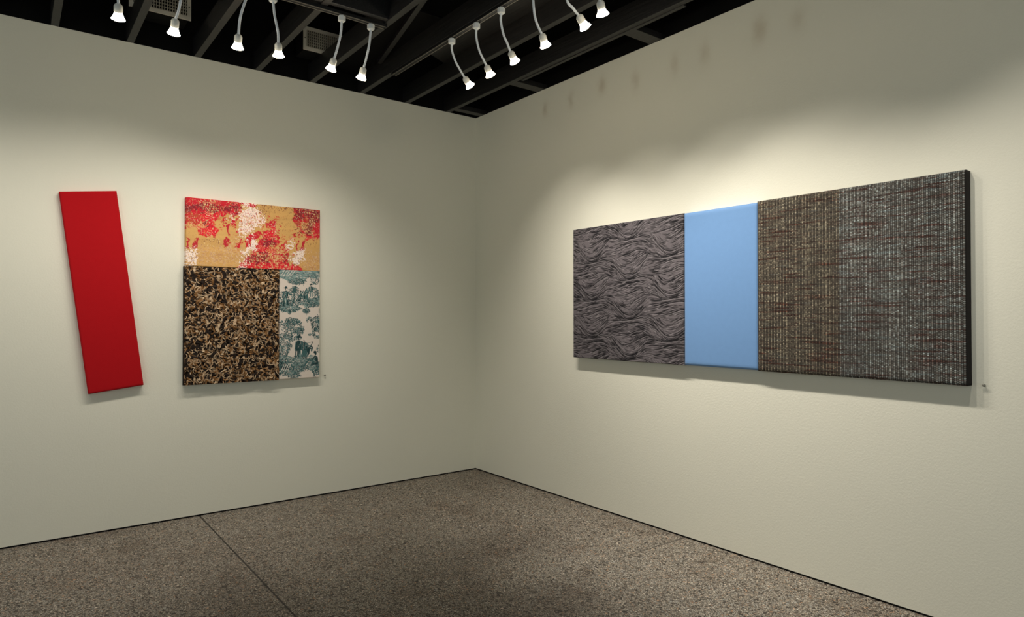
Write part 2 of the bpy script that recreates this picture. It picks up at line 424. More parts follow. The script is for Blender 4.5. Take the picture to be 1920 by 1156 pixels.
# ------------------------------------------------------------------ painting fabric patterns on fine grids
class Canvas:
    def __init__(s, x0, x1, y0, y1, nx, ny, base):
        s.x0, s.y0 = x0, y0; s.sx = (nx - 1) / (x1 - x0); s.sy = (ny - 1) / (y1 - y0)
        s.nx, s.ny = nx, ny; s.a = np.empty((ny, nx, 3)); s.a[:] = base
    def _box(s, xa, xb, ya, yb):
        i0 = max(0, int(math.floor((xa - s.x0) * s.sx)) - 1); i1 = min(s.nx, int(math.ceil((xb - s.x0) * s.sx)) + 2)
        j0 = max(0, int(math.floor((ya - s.y0) * s.sy)) - 1); j1 = min(s.ny, int(math.ceil((yb - s.y0) * s.sy)) + 2)
        if i1 <= i0 or j1 <= j0: return None
        X, Y = np.meshgrid(s.x0 + np.arange(i0, i1) / s.sx, s.y0 + np.arange(j0, j1) / s.sy)
        return slice(j0, j1), slice(i0, i1), X, Y
    def put(s, b, m, col):
        m = np.clip(m, 0, 1)[..., None]; s.a[b[0], b[1]] = s.a[b[0], b[1]] * (1 - m) + np.array(col) * m
    def ell(s, cx, cy, rx, ry, col, rot=0.0, al=1.0):
        R = max(rx, ry); b = s._box(cx - R, cx + R, cy - R, cy + R)
        if b is None: return
        X, Y = b[2] - cx, b[3] - cy; c, q = cos(rot), sin(rot)
        d = np.sqrt(((X * c + Y * q) / rx) ** 2 + ((-X * q + Y * c) / ry) ** 2)
        s.put(b, np.clip((1 - d) * min(rx, ry) * (s.sx + s.sy) / 2 + 0.5, 0, 1) * al, col)
    def poly(s, pts, col, al=1.0):
        xs = [p[0] for p in pts]; ys = [p[1] for p in pts]; b = s._box(min(xs), max(xs), min(ys), max(ys))
        if b is None: return
        X, Y = b[2], b[3]; ins = np.zeros(X.shape, bool)
        for (xa, ya), (xb, yb) in zip(pts, pts[1:] + pts[:1]):
            if ya == yb: continue
            ins ^= ((ya > Y) != (yb > Y)) & (X < (xb - xa) * (Y - ya) / (yb - ya) + xa)
        s.put(b, ins * al, col)
    def stroke(s, pts, w, col, al=1.0, taper=False):
        n = len(pts) - 1
        for i, ((xa, ya), (xb, yb)) in enumerate(zip(pts, pts[1:])):
            r = w / 2 * (max(0.25, 1 - abs(2 * (i + 0.5) / n - 1) ** 2) if taper else 1)
            b = s._box(min(xa, xb) - w, max(xa, xb) + w, min(ya, yb) - w, max(ya, yb) + w)
            if b is None: continue
            X, Y = b[2], b[3]; dx, dy = xb - xa, yb - ya; L = dx * dx + dy * dy + 1e-12
            t = np.clip(((X - xa) * dx + (Y - ya) * dy) / L, 0, 1)
            d = np.hypot(X - xa - t * dx, Y - ya - t * dy)
            s.put(b, np.clip((r - d) * (s.sx + s.sy) / 2 + 0.5, 0, 1) * al, col)

def vnoise(X, Y, f, seed, fy=None):
    fy = fy or f
    rs = np.random.RandomState(seed); g = rs.rand(256, 256)
    x, y = X * f, Y * fy; i, j = np.floor(x).astype(int), np.floor(y).astype(int); u, v = x - i, y - j
    u, v = u * u * (3 - 2 * u), v * v * (3 - 2 * v); G = lambda a, b: g[b % 256, a % 256]
    return (G(i, j) * (1 - u) + G(i + 1, j) * u) * (1 - v) + (G(i, j + 1) * (1 - u) + G(i + 1, j + 1) * u) * v
def fbm(X, Y, f, seed, n=4, fy=None):
    t, a, k = 0, 0.5, 0
    for k in range(n): t = t + a * vnoise(X, Y, f * 2 ** k, seed + k, (fy or f) * 2 ** k); a *= 0.5
    return t / (1 - 0.5 ** n)

def panel(name, W, H, D, nx, ny, mat, parent, wallside, u0, ztop, color=None, r=0.006, rot=0.0, wob=None):
    """stretched fabric panel: a fine front grid rolling over its four edges back to the wall.
    wallside 'L': u runs along +x on the wall y=0; 'R': u runs along -y on the wall x=0.  Local origin = panel's top corner on the wall."""
    us = np.linspace(0, W, nx); vs = np.linspace(0, H, ny)
    U, V = np.meshgrid(us, vs)
    dU = np.minimum(U, W - U); dV = np.minimum(V, H - V)
    rd = lambda d: r - np.sqrt(np.maximum(0, r * r - (r - np.minimum(d, r)) ** 2))
    Z = D - np.maximum(rd(dU), rd(dV)) * 0.9
    if wob is not None: Z = Z + wob(U, V)
    fu, fv, fz = U.ravel(), V.ravel(), Z.ravel()
    idx = np.arange(nx * ny).reshape(ny, nx)
    border = np.concatenate([idx[0, :-1], idx[:-1, -1], idx[-1, :0:-1], idx[:0:-1, 0]])
    nb = len(border)
    fu = np.concatenate([fu, fu[border]]); fv = np.concatenate([fv, fv[border]]); fz = np.concatenate([fz, np.full(nb, 0.0008)])
    if rot:
        c, q = cos(rot), sin(rot); ru, rv = fu * c + fv * q, -fu * q + fv * c
    else: ru, rv = fu, fv
    if wallside == 'L': co = np.stack([ru, -fz, -rv], 1)
    else: co = np.stack([-fz, -ru, -rv], 1)
    q = np.stack([idx[:-1, :-1], idx[1:, :-1], idx[1:, 1:], idx[:-1, 1:]], -1).reshape(-1, 4)
    b2 = np.arange(nb) + nx * ny
    sd = np.stack([border, np.roll(border, -1), np.roll(b2, -1), b2], 1)
    back = b2[::-1]
    me = bpy.data.meshes.new(name)
    faces = np.concatenate([q, sd]).astype(np.int32)
    nf = len(faces)
    me.vertices.add(len(co)); me.vertices.foreach_set('co', co.ravel())
    me.loops.add(nf * 4 + nb); me.loops.foreach_set('vertex_index', np.concatenate([faces.ravel(), back]).astype(np.int32))
    me.polygons.add(nf + 1); me.polygons.foreach_set('loop_start', np.append(np.arange(nf) * 4, nf * 4).astype(np.int32))
    me.update(); me.validate()
    uv = me.uv_layers.new(name='cloth')
    li = np.empty(len(me.loops), np.int32); me.loops.foreach_get('vertex_index', li)
    uv.data.foreach_set('uv', np.stack([fu, fv], 1)[li].ravel())
    if color is not None:
        ca = me.color_attributes.new('pattern', 'FLOAT_COLOR', 'POINT')
        cc = color.reshape(-1, 3); cc = np.concatenate([cc, cc[border]]); cc = np.concatenate([cc, np.ones((len(cc), 1))], 1)
        ca.data.foreach_set('color', cc.ravel())
    me.polygons.foreach_set('use_smooth', [True] * len(me.polygons))
    me.materials.append(mat)
    o = bpy.data.objects.new(name, me); link(o, parent)
    loc = Vector((u0, 0, ztop)) if wallside == 'L' else Vector((0, u0, ztop))
    o.location = loc - (Vector(parent.location) if parent is not None else Vector())
    return o

def cloth(name, rough=0.85, thread=700, amt=0.10, bump=0.0006, attr=True, col=None, sheen=0.0):
    t = NT(name, rough, 0.2)
    u, v, _ = t.sep(t.n('ShaderNodeUVMap', uv_map='cloth').outputs[0])
    w1 = t.math('SINE', t.math('MULTIPLY', u, thread * 2)); w2 = t.math('SINE', t.math('MULTIPLY', v, thread * 2))
    h = t.math('MULTIPLY', w1, w2)
    if attr: c = t.n('ShaderNodeAttribute', attribute_name='pattern').outputs['Color']
    else: c = t.mix(t.noise(t.comb(u, v), 30, 3), tuple(x * 0.96 for x in col), tuple(min(1, x * 1.04) for x in col))
    k = t.math('ADD', 1.0, t.math('MULTIPLY', t.math('SUBTRACT', t.noise(t.comb(u, v), 420, 2), 0.5), amt * 2))
    t.color(t.mix(1.0, c, t.comb(k, k, k), 'MULTIPLY'))
    t.bump(t.math('ADD', t.math('MULTIPLY', h, 0.5), t.noise(t.comb(u, v), 500, 2)), bump, 0.6)
    t.b.inputs['Sheen Weight'].default_value = sheen
    return t.m

# ---- red slanted panel
M_red = cloth('red_linen', 0.9, 600, 0.10, 0.0006, False, srgb(170, 9, 18))
ANG = radians(7.3)
red = panel('red_panel', 0.3085, 1.272, 0.045, 60, 160, M_red, None, 'L', -3.135, 2.156, None, 0.005, ANG)
tag(red, 'narrow plain red fabric panel hung at a slant on the wall', 'wall panel')

# ---- three-part artwork
art = thing('patchwork_artwork', 'square wall artwork of red and gold, shaggy brown and green printed fabric panels', 'artwork', (-2.42, 0, 0.91))

def distressed():
    nx, ny = 520, 260
    U, V = np.meshgrid(np.linspace(0, 1, nx), np.linspace(0, 1, ny))
    X = 65 + 1775 * U; Y = 65 + 175 * U + V * (935 - 115 * U)       # the cloth's own drawing units
    def rank(q):
        r_ = np.empty(q.size); r_[np.argsort(q.ravel(), kind='stable')] = np.linspace(0, 1, q.size); return r_.reshape(q.shape)
    vn = lambda size, sd, sy=None: vnoise(X, Y, 1 / size, sd, 1 / (sy or size))
    wx = (vn(60, 3) - .5) * 34 + (vn(22, 4) - .5) * 26; wy = (vn(60, 5) - .5) * 34 + (vn(22, 6) - .5) * 26
    A_, B_ = X + wx, Y + wy
    def zone(pts, blur=4):
        m = np.zeros(X.shape, bool)
        for (xa, ya), (xb, yb) in zip(pts, pts[1:] + pts[:1]):
            if ya != yb: m ^= ((ya > B_) != (yb > B_)) & (A_ < (xb - xa) * (B_ - ya) / (yb - ya) + xa)
        m = m.astype(float)
        for _ in range(2):
            for ax in (0, 1):
                p_ = np.pad(m, [(blur, blur) if k == ax else (0, 0) for k in (0, 1)], 'edge'); c_ = np.cumsum(p_, ax)
                n_ = 2 * blur
                m = (c_[n_:] - c_[:-n_]) / n_ if ax == 0 else (c_[:, n_:] - c_[:, :-n_]) / n_
        return m
    box_ = lambda x0, y0, x1, y1, bl=4: zone([(x0, y0), (x1, y0), (x1, y1), (x0, y1)], bl)
    fa = rank(.5 * vn(9, 11) + .5 * vn(19, 12) + .5 * vn(44, 13)); fb = rank(.6 * vn(8.5, 21) + .4 * vn(17, 22) + .3 * vn(36, 23))
    fc = rank(.6 * vn(8, 31) + .5 * vn(16, 32)); fd = rank(vn(8, 41) + .3 * vn(20, 42)); fe = rank(.6 * vn(14, 51, 8) + .5 * vn(40, 52, 20))
    a = np.empty((ny, nx, 3)); a[:] = srgb(202, 156, 92)
    a *= (0.88 + 0.24 * fbm(X, Y, 1 / 420, 5, 4, 1 / 60))[..., None]
    def lay(m, col, al=1.0):
        m = np.clip(m, 0, 1)[..., None] * al; a[:] = a * (1 - m) + np.array(col) * m
    hit = lambda p, f, soft_=9: np.clip((p - f) * soft_ + .5 * (p > .02), 0, 1)
    pink = box_(220, 740, 700, 990, 14) + box_(1600, 800, 1850, 1070, 14) + .7 * box_(600, 560, 760, 900, 14)
    lay(hit(.34 * pink, fc), srgb(214, 180, 146), .6); lay(hit(.22 * pink, fd), srgb(176, 116, 84), .55)
    lay(hit(.05 + 0 * X, fc), srgb(160, 104, 60), .5)
    R1 = zone([(40, 20), (730, 90), (735, 300), (560, 305), (470, 320), (400, 430), (470, 520), (460, 560), (400, 600), (250, 590), (200, 500), (40, 490)])
    R2 = zone([(1060, 360), (1210, 380), (1220, 560), (1200, 620), (1290, 780), (1380, 800), (1400, 980), (1560, 990), (1580, 1090), (690, 1070), (740, 960), (850, 860), (940, 760), (960, 650), (1040, 620), (1050, 520), (1130, 500)])
    R3 = zone([(1445, 160), (1880, 200), (1880, 620), (1640, 640), (1620, 560), (1510, 560), (1470, 400), (1460, 280)])
    R4 = zone([(830, 570), (1000, 540), (1010, 590), (900, 640), (830, 780), (790, 740)]); R5 = zone([(700, 90), (980, 120), (960, 195), (750, 185)])
    part = box_(440, 300, 720, 460, 10) * .38 + zone([(1040, 340), (1260, 330), (1300, 560), (1300, 800), (1100, 760)], 10) * .42 + box_(690, 480, 900, 780, 10) * .34 + box_(1260, 690, 1420, 1000, 10) * .35 + box_(1420, 500, 1700, 640, 10) * .2
    worn = box_(70, 400, 300, 500, 8) * .45 + box_(1480, 430, 1720, 560, 8) * .45 + box_(1120, 700, 1330, 800, 8) * .4 + box_(1040, 830, 1400, 960, 12) * .2
    red = np.clip(R1 + R2 + R3 + R4 + R5, 0, 1) * .97 - worn
    drips = np.zeros(X.shape)
    for pts in ([(560, 440), (592, 440), (603, 590), (578, 606)], [(545, 590), (604, 650), (604, 700), (545, 775), (520, 700)], [(72, 620), (96, 620), (96, 775), (66, 775)], [(192, 590), (208, 640), (204, 765), (125, 765)],
                [(1508, 640), (1524, 640), (1524, 795), (1496, 795)], [(1590, 640), (1624, 640), (1612, 795), (1548, 785)]):
        drips = np.maximum(drips, zone(pts, 1))
    lay(hit(np.maximum(red, part), fa, 7), srgb(196, 34, 46)); lay(hit(drips * .9, fb), srgb(182, 40, 50))
    lay(hit((R1 * box_(220, 270, 480, 620, 10) + R2 * (box_(1040, 480, 1220, 620, 10) + box_(940, 720, 1180, 850, 10) + box_(700, 950, 1600, 1080, 10)) + R3 * box_(1620, 540, 1760, 640, 8)) * .62, fb), srgb(224, 30, 48), .8)
    D = (zone([(40, 150), (200, 160), (400, 165), (730, 205), (700, 275), (380, 270), (40, 290)], 7) * .8 + zone([(1040, 620), (1190, 640), (1200, 720), (1000, 740)], 6) * .75 + zone([(860, 860), (1000, 800), (1150, 830), (1120, 930), (1000, 970), (820, 960)], 7) * .8
         + zone([(1450, 200), (1880, 220), (1880, 390), (1680, 400), (1640, 370), (1470, 370)], 6) * .85 + box_(1480, 430, 1700, 560, 7) * .5 + box_(1660, 400, 1740, 560, 6) * .7 + box_(1310, 840, 1400, 940, 6) * .6 + box_(280, 400, 340, 470, 5) * .6)
    lay(hit(D, fe, 5), srgb(126, 34, 42), .92)
    O_ = box_(40, 290, 240, 440, 9) * .75 + box_(1480, 370, 1660, 440, 7) * .7
    lay(hit(O_, fe, 4), srgb(176, 74, 46), .75)
    # worn cells showing the gold ground through the red, in loose rows and columns
    cz = box_(220, 110, 400, 200, 5) * .75 + box_(330, 110, 415, 300, 4) * .8 + box_(260, 290, 340, 400, 5) * .6 + box_(345, 485, 395, 545, 2) + box_(850, 780, 1390, 1050, 8) * .55 + box_(1175, 470, 1235, 600, 4) * .9 + box_(1640, 230, 1800, 490, 6) * .55 + box_(1730, 535, 1775, 615, 3) + box_(300, 590, 460, 710, 8) * .5 + box_(1040, 500, 1160, 620, 6) * .4
    for px, py, sd_, k in ((38, 34, 91, 1.0), (24, 21, 95, .8)):
        gx, gy = X + (vn(50, sd_ + 300) - .5) * 26, Y - 175 * U + (vn(50, sd_ + 301) - .5) * 26
        rows = np.floor(gy / py); fx = gx / px + (rows % 2) * .2; fy = gy / py
        ce = vnoise(np.floor(fx) + .01, rows + .01, 1.0, sd_); bg_ = vnoise(np.floor(fx) + .01, rows + .01, 1.0, sd_ + 1)
        ex, ey = np.abs(fx - np.floor(fx) - .5), np.abs(fy - np.floor(fy) - .5)
        d = (ex ** 2.6 + ey ** 2.6) ** (1 / 2.6)
        lay(np.clip((.17 + .19 * bg_ - d) * 11, 0, 1) * (ce < np.clip(cz, 0, 1) * k), srgb(216, 182, 128), .85)
    lay(hit(worn * .8 + .05 * np.clip(R1 + R2 + R3, 0, 1), fc), srgb(208, 168, 106), .8)
    lay(hit(box_(950, 150, 1430, 260, 9) * .28 + box_(1180, 340, 1430, 520, 9) * .06 + box_(930, 250, 1060, 320, 7) * .2, fd), srgb(104, 40, 40), .75)
    lay(hit(box_(250, 590, 450, 700, 9) * .12 + box_(1640, 640, 1850, 720, 9) * .14 + box_(470, 300, 720, 430, 8) * .12, fd), srgb(104, 44, 38), .8)
    # white spatter
    W1 = zone([(735, 270), (860, 225), (1000, 255), (1055, 350), (1055, 420), (930, 475), (860, 545), (770, 545), (715, 460), (740, 400)], 6)
    W = (W1 * .80 + box_(735, 130, 960, 275, 8) * .42 + zone([(900, 610), (960, 640), (950, 770), (880, 790), (860, 850), (780, 850), (755, 780), (830, 740)], 5) * .75 + zone([(50, 780), (210, 740), (220, 880), (200, 1000), (50, 1010)], 6) * .78
         + zone([(1430, 610), (1470, 700), (1440, 800), (1350, 770), (1380, 680)], 7) * .5 + zone([(1440, 820), (1625, 765), (1615, 880), (1540, 1000), (1430, 970), (1395, 900)], 6) * .74 + box_(715, 850, 840, 1010, 7) * .36 + box_(560, 290, 660, 400, 7) * .22 + box_(700, 480, 900, 640, 9) * .20)
    lay(hit(W, fb, 7), srgb(240, 220, 206), .93)
    lay(hit(W1 * .22, fd), srgb(206, 78, 76), .6); lay(hit(W * .14, fc), srgb(120, 52, 46), .7)
    lay(hit(.012 + .03 * red, fd), srgb(236, 206, 184), .7)
    return a
M_dist = cloth('gold_red_print', 0.85, 500, 0.12)
panel('upper_panel', 0.943, 0.472, 0.043, 520, 260, M_dist, art, 'L', -2.4185, 2.2015, distressed(), 0.006)

def toile():
    C = Canvas(524, 600, 508, 708, 270, 700, srgb(216, 202, 188)); R = random.Random(5)
    D_, M_, L_, G = srgb(36, 62, 63), srgb(66, 98, 97), srgb(118, 143, 138), srgb(220, 206, 192)
    pick = lambda: R.choice((D_, D_, M_, M_, M_, L_, G))
    def leaves(cx, cy, rx, ry, n, s=1.1):
        for _ in range(int(n * 1.55)):
            a, q = R.uniform(0, 2 * pi), math.sqrt(R.random()); x, y = cx + rx * q * cos(a), cy + ry * q * sin(a)
            C.ell(x, y, s * R.uniform(.6, 1.4), s * R.uniform(.35, .7), R.choice((D_, D_, M_, M_, M_, L_)), R.uniform(0, pi))
        for _ in range(n // 4):
            a, q = R.uniform(0, 2 * pi), math.sqrt(R.random()) * .9
            C.ell(cx + rx * q * cos(a), cy + ry * q * sin(a), s * .55, s * .3, G, R.uniform(0, pi))
    def hatch(pts, n, ang=0.0, col=None):
        xs = [p[0] for p in pts]; ys = [p[1] for p in pts]
        for _ in range(n):
            x, y = R.uniform(min(xs), max(xs)), R.uniform(min(ys), max(ys)); l = R.uniform(1, 3.2); a = ang + R.uniform(-.4, .4)
            C.stroke([(x, y), (x + l * cos(a), y + l * sin(a))], R.uniform(.35, .7), col or pick(), .9)
    def inside(pts, x, y):
        c_ = False
        for (xa, ya), (xb, yb) in zip(pts, pts[1:] + pts[:1]):
            if (ya > y) != (yb > y) and x < (xb - xa) * (y - ya) / (yb - ya) + xa: c_ = not c_
        return c_
    def mound(pts, n):
        C.poly(pts, srgb(104, 138, 134), .85)
        xs = [p[0] for p in pts]; ys = [p[1] for p in pts]
        for _ in range(n * 4):
            x, y = R.uniform(min(xs), max(xs)), R.uniform(min(ys), max(ys))
            if inside(pts, x, y): C.stroke([(x - 1.2, y), (x, y - R.uniform(0, .5)), (x + 1.4, y + R.uniform(0, .5))], R.uniform(.45, .95), R.choice((D_, D_, D_, M_, M_, L_, G, G)), .9, True)
        for x, y in pts: leaves(x, y + R.uniform(-1, 1), 4, 2.2, 10, 1.0)
    def tuft(cx, cy, n, s, up=True):
        for _ in range(n):
            a = R.uniform(-2.7, -.45) if up else R.uniform(0, 2 * pi); l = s * R.uniform(.5, 1)
            C.stroke([(cx, cy), (cx + l * cos(a) * .6, cy + l * sin(a) * .6), (cx + l * cos(a + .2), cy + l * sin(a + .2))], .9, R.choice((D_, M_, M_)), 1, True)
    def person(x, y, h, lean=0.0, hat=True, skirt=False, stick=0.0):
        """standing figure, y = feet"""
        t = lambda f: (x + lean * h * f, y - h * f)
        (hx, hy), (sx, sy), (wx_, wy_) = t(.90), t(.78), t(.45)
        if skirt: C.poly([(wx_ - .09 * h, wy_), (wx_ + .09 * h, wy_), (x + .22 * h, y), (x - .22 * h, y)], M_); hatch([(x - .2 * h, wy_), (x + .2 * h, y)], 7, 1.5)
        else:
            for dx in (-.07, .08): C.stroke([(wx_ + dx * h * .5, wy_), (x + dx * h, y - h * .22), (x + dx * h, y)], .10 * h, L_); C.stroke([(wx_ + dx * h * .5 + .5, wy_), (x + dx * h + .5, y)], .5, D_)
        C.poly([(sx - .15 * h, sy + .02 * h), (sx, sy - .03 * h), (sx + .15 * h, sy + .02 * h), (wx_ + .13 * h, wy_ + .05 * h), (wx_ - .13 * h, wy_ + .05 * h)], D_)
        C.stroke([(sx + .05 * h, sy), (wx_ + .03 * h, wy_)], .06 * h, M_); C.stroke([(sx - .06 * h, sy + .03 * h), (wx_ - .05 * h, wy_)], .4, G)
        C.stroke([(sx + .13 * h, sy + .04 * h), (sx + .22 * h, sy + .2 * h), (sx + .32 * h, sy + .18 * h)], .075 * h, M_)
        C.stroke([(sx - .13 * h, sy + .04 * h), (sx - .17 * h, wy_ + .05 * h)], .08 * h, M_)
        for _ in range(int(h * .7)):
            fx_, fy_ = sx + R.uniform(-.15, .15) * h, sy + R.uniform(0, .36) * h
            C.stroke([(fx_, fy_), (fx_ + R.uniform(-.5, .5), fy_ + R.uniform(1, 2.2))], .5, R.choice((G, L_, L_, M_)), .85)
        C.ell(hx, hy, .062 * h, .075 * h, D_); C.ell(hx + .02 * h, hy + .012 * h, .033 * h, .042 * h, G)
        if hat: C.ell(hx, hy - .06 * h, .13 * h, .032 * h, D_); C.ell(hx, hy - .10 * h, .06 * h, .05 * h, D_)
        if stick: C.stroke([(sx + .3 * h, sy + .15 * h), (sx + (.3 + stick) * h, sy + .15 * h + abs(stick) * h)], .5, D_)
    def seated(x, y, h, f=1):
        C.poly([(x - .25 * h * f, y), (x - .2 * h * f, y - .55 * h), (x, y - .7 * h), (x + .18 * h * f, y - .5 * h), (x + .3 * h * f, y)], D_)
        C.stroke([(x + .1 * h * f, y - .2 * h), (x + .5 * h * f, y - .38 * h), (x + .75 * h * f, y)], .13 * h, M_)
        C.stroke([(x + .1 * h * f, y - .12 * h), (x + .45 * h * f, y - .28 * h), (x + .65 * h * f, y)], .5, G)
        C.stroke([(x, y - .6 * h), (x + .1 * h * f, y - .2 * h)], .6, L_)
        for _ in range(int(h * .8)):
            fx_, fy_ = x + R.uniform(-.2, .24) * h, y - R.uniform(.04, .62) * h
            C.stroke([(fx_, fy_), (fx_ + R.uniform(-.5, .5), fy_ + R.uniform(.8, 2))], .5, R.choice((G, L_, L_, M_)), .85)
        C.ell(x + .02 * h, y - .80 * h, .095 * h, .11 * h, D_); C.ell(x + .05 * h * f, y - .785 * h, .05 * h, .065 * h, G)
    def tree(x, y, top, s, n, spread):
        tr = [(x, y), (x + s * .25, y - (y - top) * .25), (x + s * .9, y - (y - top) * .48), (x + s * .7, y - (y - top) * .66), (x + s * 1.25, top + 4)]
        for k in range(4): C.stroke(tr[k:k + 2], 3.4 - k * .75, D_)
        C.stroke([(px_ + .7, py_) for px_, py_ in tr[:4]], .6, L_); C.stroke([(px_ - .6, py_ + 1) for px_, py_ in tr[:3]], .5, G)
        for fx_, fy_, dx, dy in ((.48, 0, 13, -13), (.55, 0, 18, -6), (.62, 0, -9, -12), (.66, 0, 11, -15), (.35, 0, -9, -9), (.40, 0, 12, -3), (.75, 0, -4, -10), (.8, 0, 9, -6)):
            i = min(3, int(fx_ / .25)); hx, hy = tr[2][0] + (tr[3][0] - tr[2][0]) * min(1, max(0, (fx_ - .48) / .2)), y - (y - top) * fx_
            C.stroke([(hx, hy), (hx + dx * .45, hy + dy * .35), (hx + dx, hy + dy)], 1.15, D_); C.stroke([(hx + .5, hy + .5), (hx + dx * .5, hy + dy * .4 + .5)], .4, G)
            leaves(hx + dx, hy + dy, 6.5, 4.2, 44, 1.2); leaves(hx + dx * .6, hy + dy * .55 - 2, 3.5, 2.4, 14, 1.1)
    # top island
    mound([(523, 508), (600, 508), (600, 519), (590, 522), (577, 520), (570, 528), (556, 533), (543, 531), (530, 524), (523, 522)], 120)
    for k in range(5): C.stroke([(527 + k * 4.5, 519), (533 + k * 5, 509)], .8, G)
    leaves(556, 529, 14, 6, 120, 0.95); leaves(590, 524, 9, 10, 80, 0.95); tuft(588, 530, 8, 6, False)
    for k in range(12): tuft(546 + k * 2, 533, 2, 4, False)
    # picnic group
    mound([(523, 575), (530, 566), (545, 572), (556, 572), (563, 578), (556, 583), (543, 588), (530, 584), (523, 580)], 90)
    leaves(545, 581, 16, 5, 90); leaves(526, 568, 4, 12, 30)
    mound([(555, 565), (575, 560), (600, 558), (600, 572), (588, 575), (575, 576), (560, 571)], 110)
    leaves(586, 571, 14, 5, 90); leaves(578, 563, 8, 5, 50)
    person(534.5, 573, 33, .05, True, False, .15); seated(541, 573, 18); seated(531, 575, 17, -1)
    C.stroke([(549, 571), (551, 558), (550, 545)], 1.8, D_)
    for a in range(15):
        q = .5 - a * .30; l = R.uniform(8, 13); C.stroke([(551, 549), (551 + l * .55 * cos(q), 547 + l * .75 * sin(q) - 1), (551 + l * cos(q), 548 + l * .95 * sin(q) + 1.2)], R.uniform(1.3, 2.1), (D_, M_, M_)[a % 3], 1, True)
    leaves(551, 560, 7, 9, 26, 1.1)
    C.stroke([(552, 576), (560, 562), (567, 548)], 2.0, M_); C.stroke([(552.6, 575), (560.5, 562)], .7, G)
    seated(563, 565, 19); seated(570, 562, 17, -1); C.ell(566, 563, 2, 1.4, G)
    C.poly([(572, 562), (571, 546), (574, 540), (577, 546), (577, 562)], M_); hatch([(571, 543), (577, 561)], 14, 1.5)
    person(583, 556, 23, .0, True, False, .25)
    leaves(594, 552, 6, 9, 60); C.stroke([(586, 560), (598, 548)], .9, D_)
    leaves(546, 566, 5, 5, 24); leaves(556, 556, 5, 8, 26); leaves(529, 556, 4, 8, 20); leaves(567, 550, 6, 6, 18); leaves(590, 545, 5, 7, 22); leaves(578, 545, 4, 6, 16)
    # little shrub
    leaves(574, 583, 7, 4.5, 70); tuft(574, 584, 14, 8, False); leaves(599, 582, 2, 4, 12)
    # hanging boughs at the border
    leaves(592, 610, 9, 16, 170, 1.25); leaves(596, 598, 5, 8, 60); leaves(580, 600, 6, 6, 34); leaves(585, 628, 7, 3, 30); leaves(594, 632, 6, 3, 22)
    C.stroke([(600, 626), (588, 612), (582, 598)], 1.1, D_); C.stroke([(594, 608), (586, 618)], .9, G); seated(592, 622, 13)
    # large tree
    tree(538, 664, 594, 10, 20, 19)
    leaves(551, 604, 9, 6, 50); leaves(566, 616, 5, 5, 30); leaves(545, 612, 7, 4, 36); leaves(528, 606, 4, 6, 24); leaves(562, 624, 6, 4, 34)
    leaves(532, 642, 8, 9, 90, 0.95); leaves(528, 655, 5, 10, 60); leaves(547, 636, 6, 4, 36); leaves(543, 648, 5, 5, 36)
    leaves(541, 628, 9, 7, 50); leaves(552, 618, 9, 6, 46); leaves(535, 616, 7, 6, 30); leaves(560, 606, 6, 5, 30); leaves(545, 600, 10, 5, 50); leaves(530, 630, 6, 7, 36); leaves(536, 655, 8, 7, 50)
    # travellers with a donkey on the mound
    mound([(523, 664), (536, 664), (552, 670), (570, 668), (583, 672), (600, 680), (600, 692), (588, 698), (575, 690), (560, 700), (545, 702), (530, 696), (523, 690)], 330)
    hatch([(550, 668), (582, 688)], 90, 0.05, None)
    C.poly([(566, 650), (577, 647), (582, 652), (580, 663), (577, 668), (567, 668)], D_)
    C.ell(583, 651.5, 4.6, 3.0, D_, .55); C.stroke([(582, 650), (586.5, 641)], 1.4, D_); C.ell(584.5, 656, 1.6, 3, M_, .2); C.ell(583.6, 652, 1, 1, G)
    for xx in (568, 575): C.stroke([(xx, 664), (xx + .4, 672)], 1.6, D_); C.stroke([(xx + .9, 664), (xx + 1, 671)], .5, G)
    hatch([(567, 650), (579, 664)], 18, 1.2)
    person(559, 672, 42, .06, True, False, .0)
    C.poly([(553, 668), (554, 644), (558, 637), (563, 640), (563, 655), (560, 669)], D_, .9); hatch([(554, 641), (562, 664)], 16, 1.5); C.stroke([(556, 669), (556.5, 658)], 1.2, G)
    person(571, 668, 33, .0, False, True); C.ell(572, 636.5, 2.2, 1.6, G); seated(576, 652, 9)
    C.stroke([(578, 643), (585, 641)], .7, M_)
    seated(591, 684, 26, -1); C.ell(591, 660.5, 3, 2.6, D_); C.stroke([(573, 685), (580, 677)], 1.2, G)
    C.ell(583, 668, 3.4, 3.0, L_); hatch([(580, 666), (586, 671)], 12)
    leaves(598, 655, 4, 8, 26)
    leaves(556, 668, 6, 3, 24); leaves(562, 690, 20, 6, 120, 1.0); leaves(530, 676, 7, 8, 60); leaves(584, 676, 8, 5, 40); leaves(597, 690, 5, 7, 40)
    seated(536, 690, 20, 1); seated(530, 688, 18, 1)
    for k in range(4): C.stroke([(528 + k * 4, 692), (533 + k * 4, 681)], 1.0, G)
    leaves(533, 697, 9, 5, 60); leaves(552, 703, 12, 4.5, 110, .9); leaves(594, 696, 8, 7, 80); tuft(590, 704, 8, 5, False)
    for k in range(40): C.stroke([(540 + R.uniform(0, 26), 699 + R.uniform(0, 7))] * 2, .8, M_)
    return C.a
M_toile = cloth('toile_print', 0.85, 600, 0.05)
panel('printed_panel', 0.3085, 0.815, 0.043, 270, 700, M_toile, art, 'L', -1.784, 1.7325, toile(), 0.006)

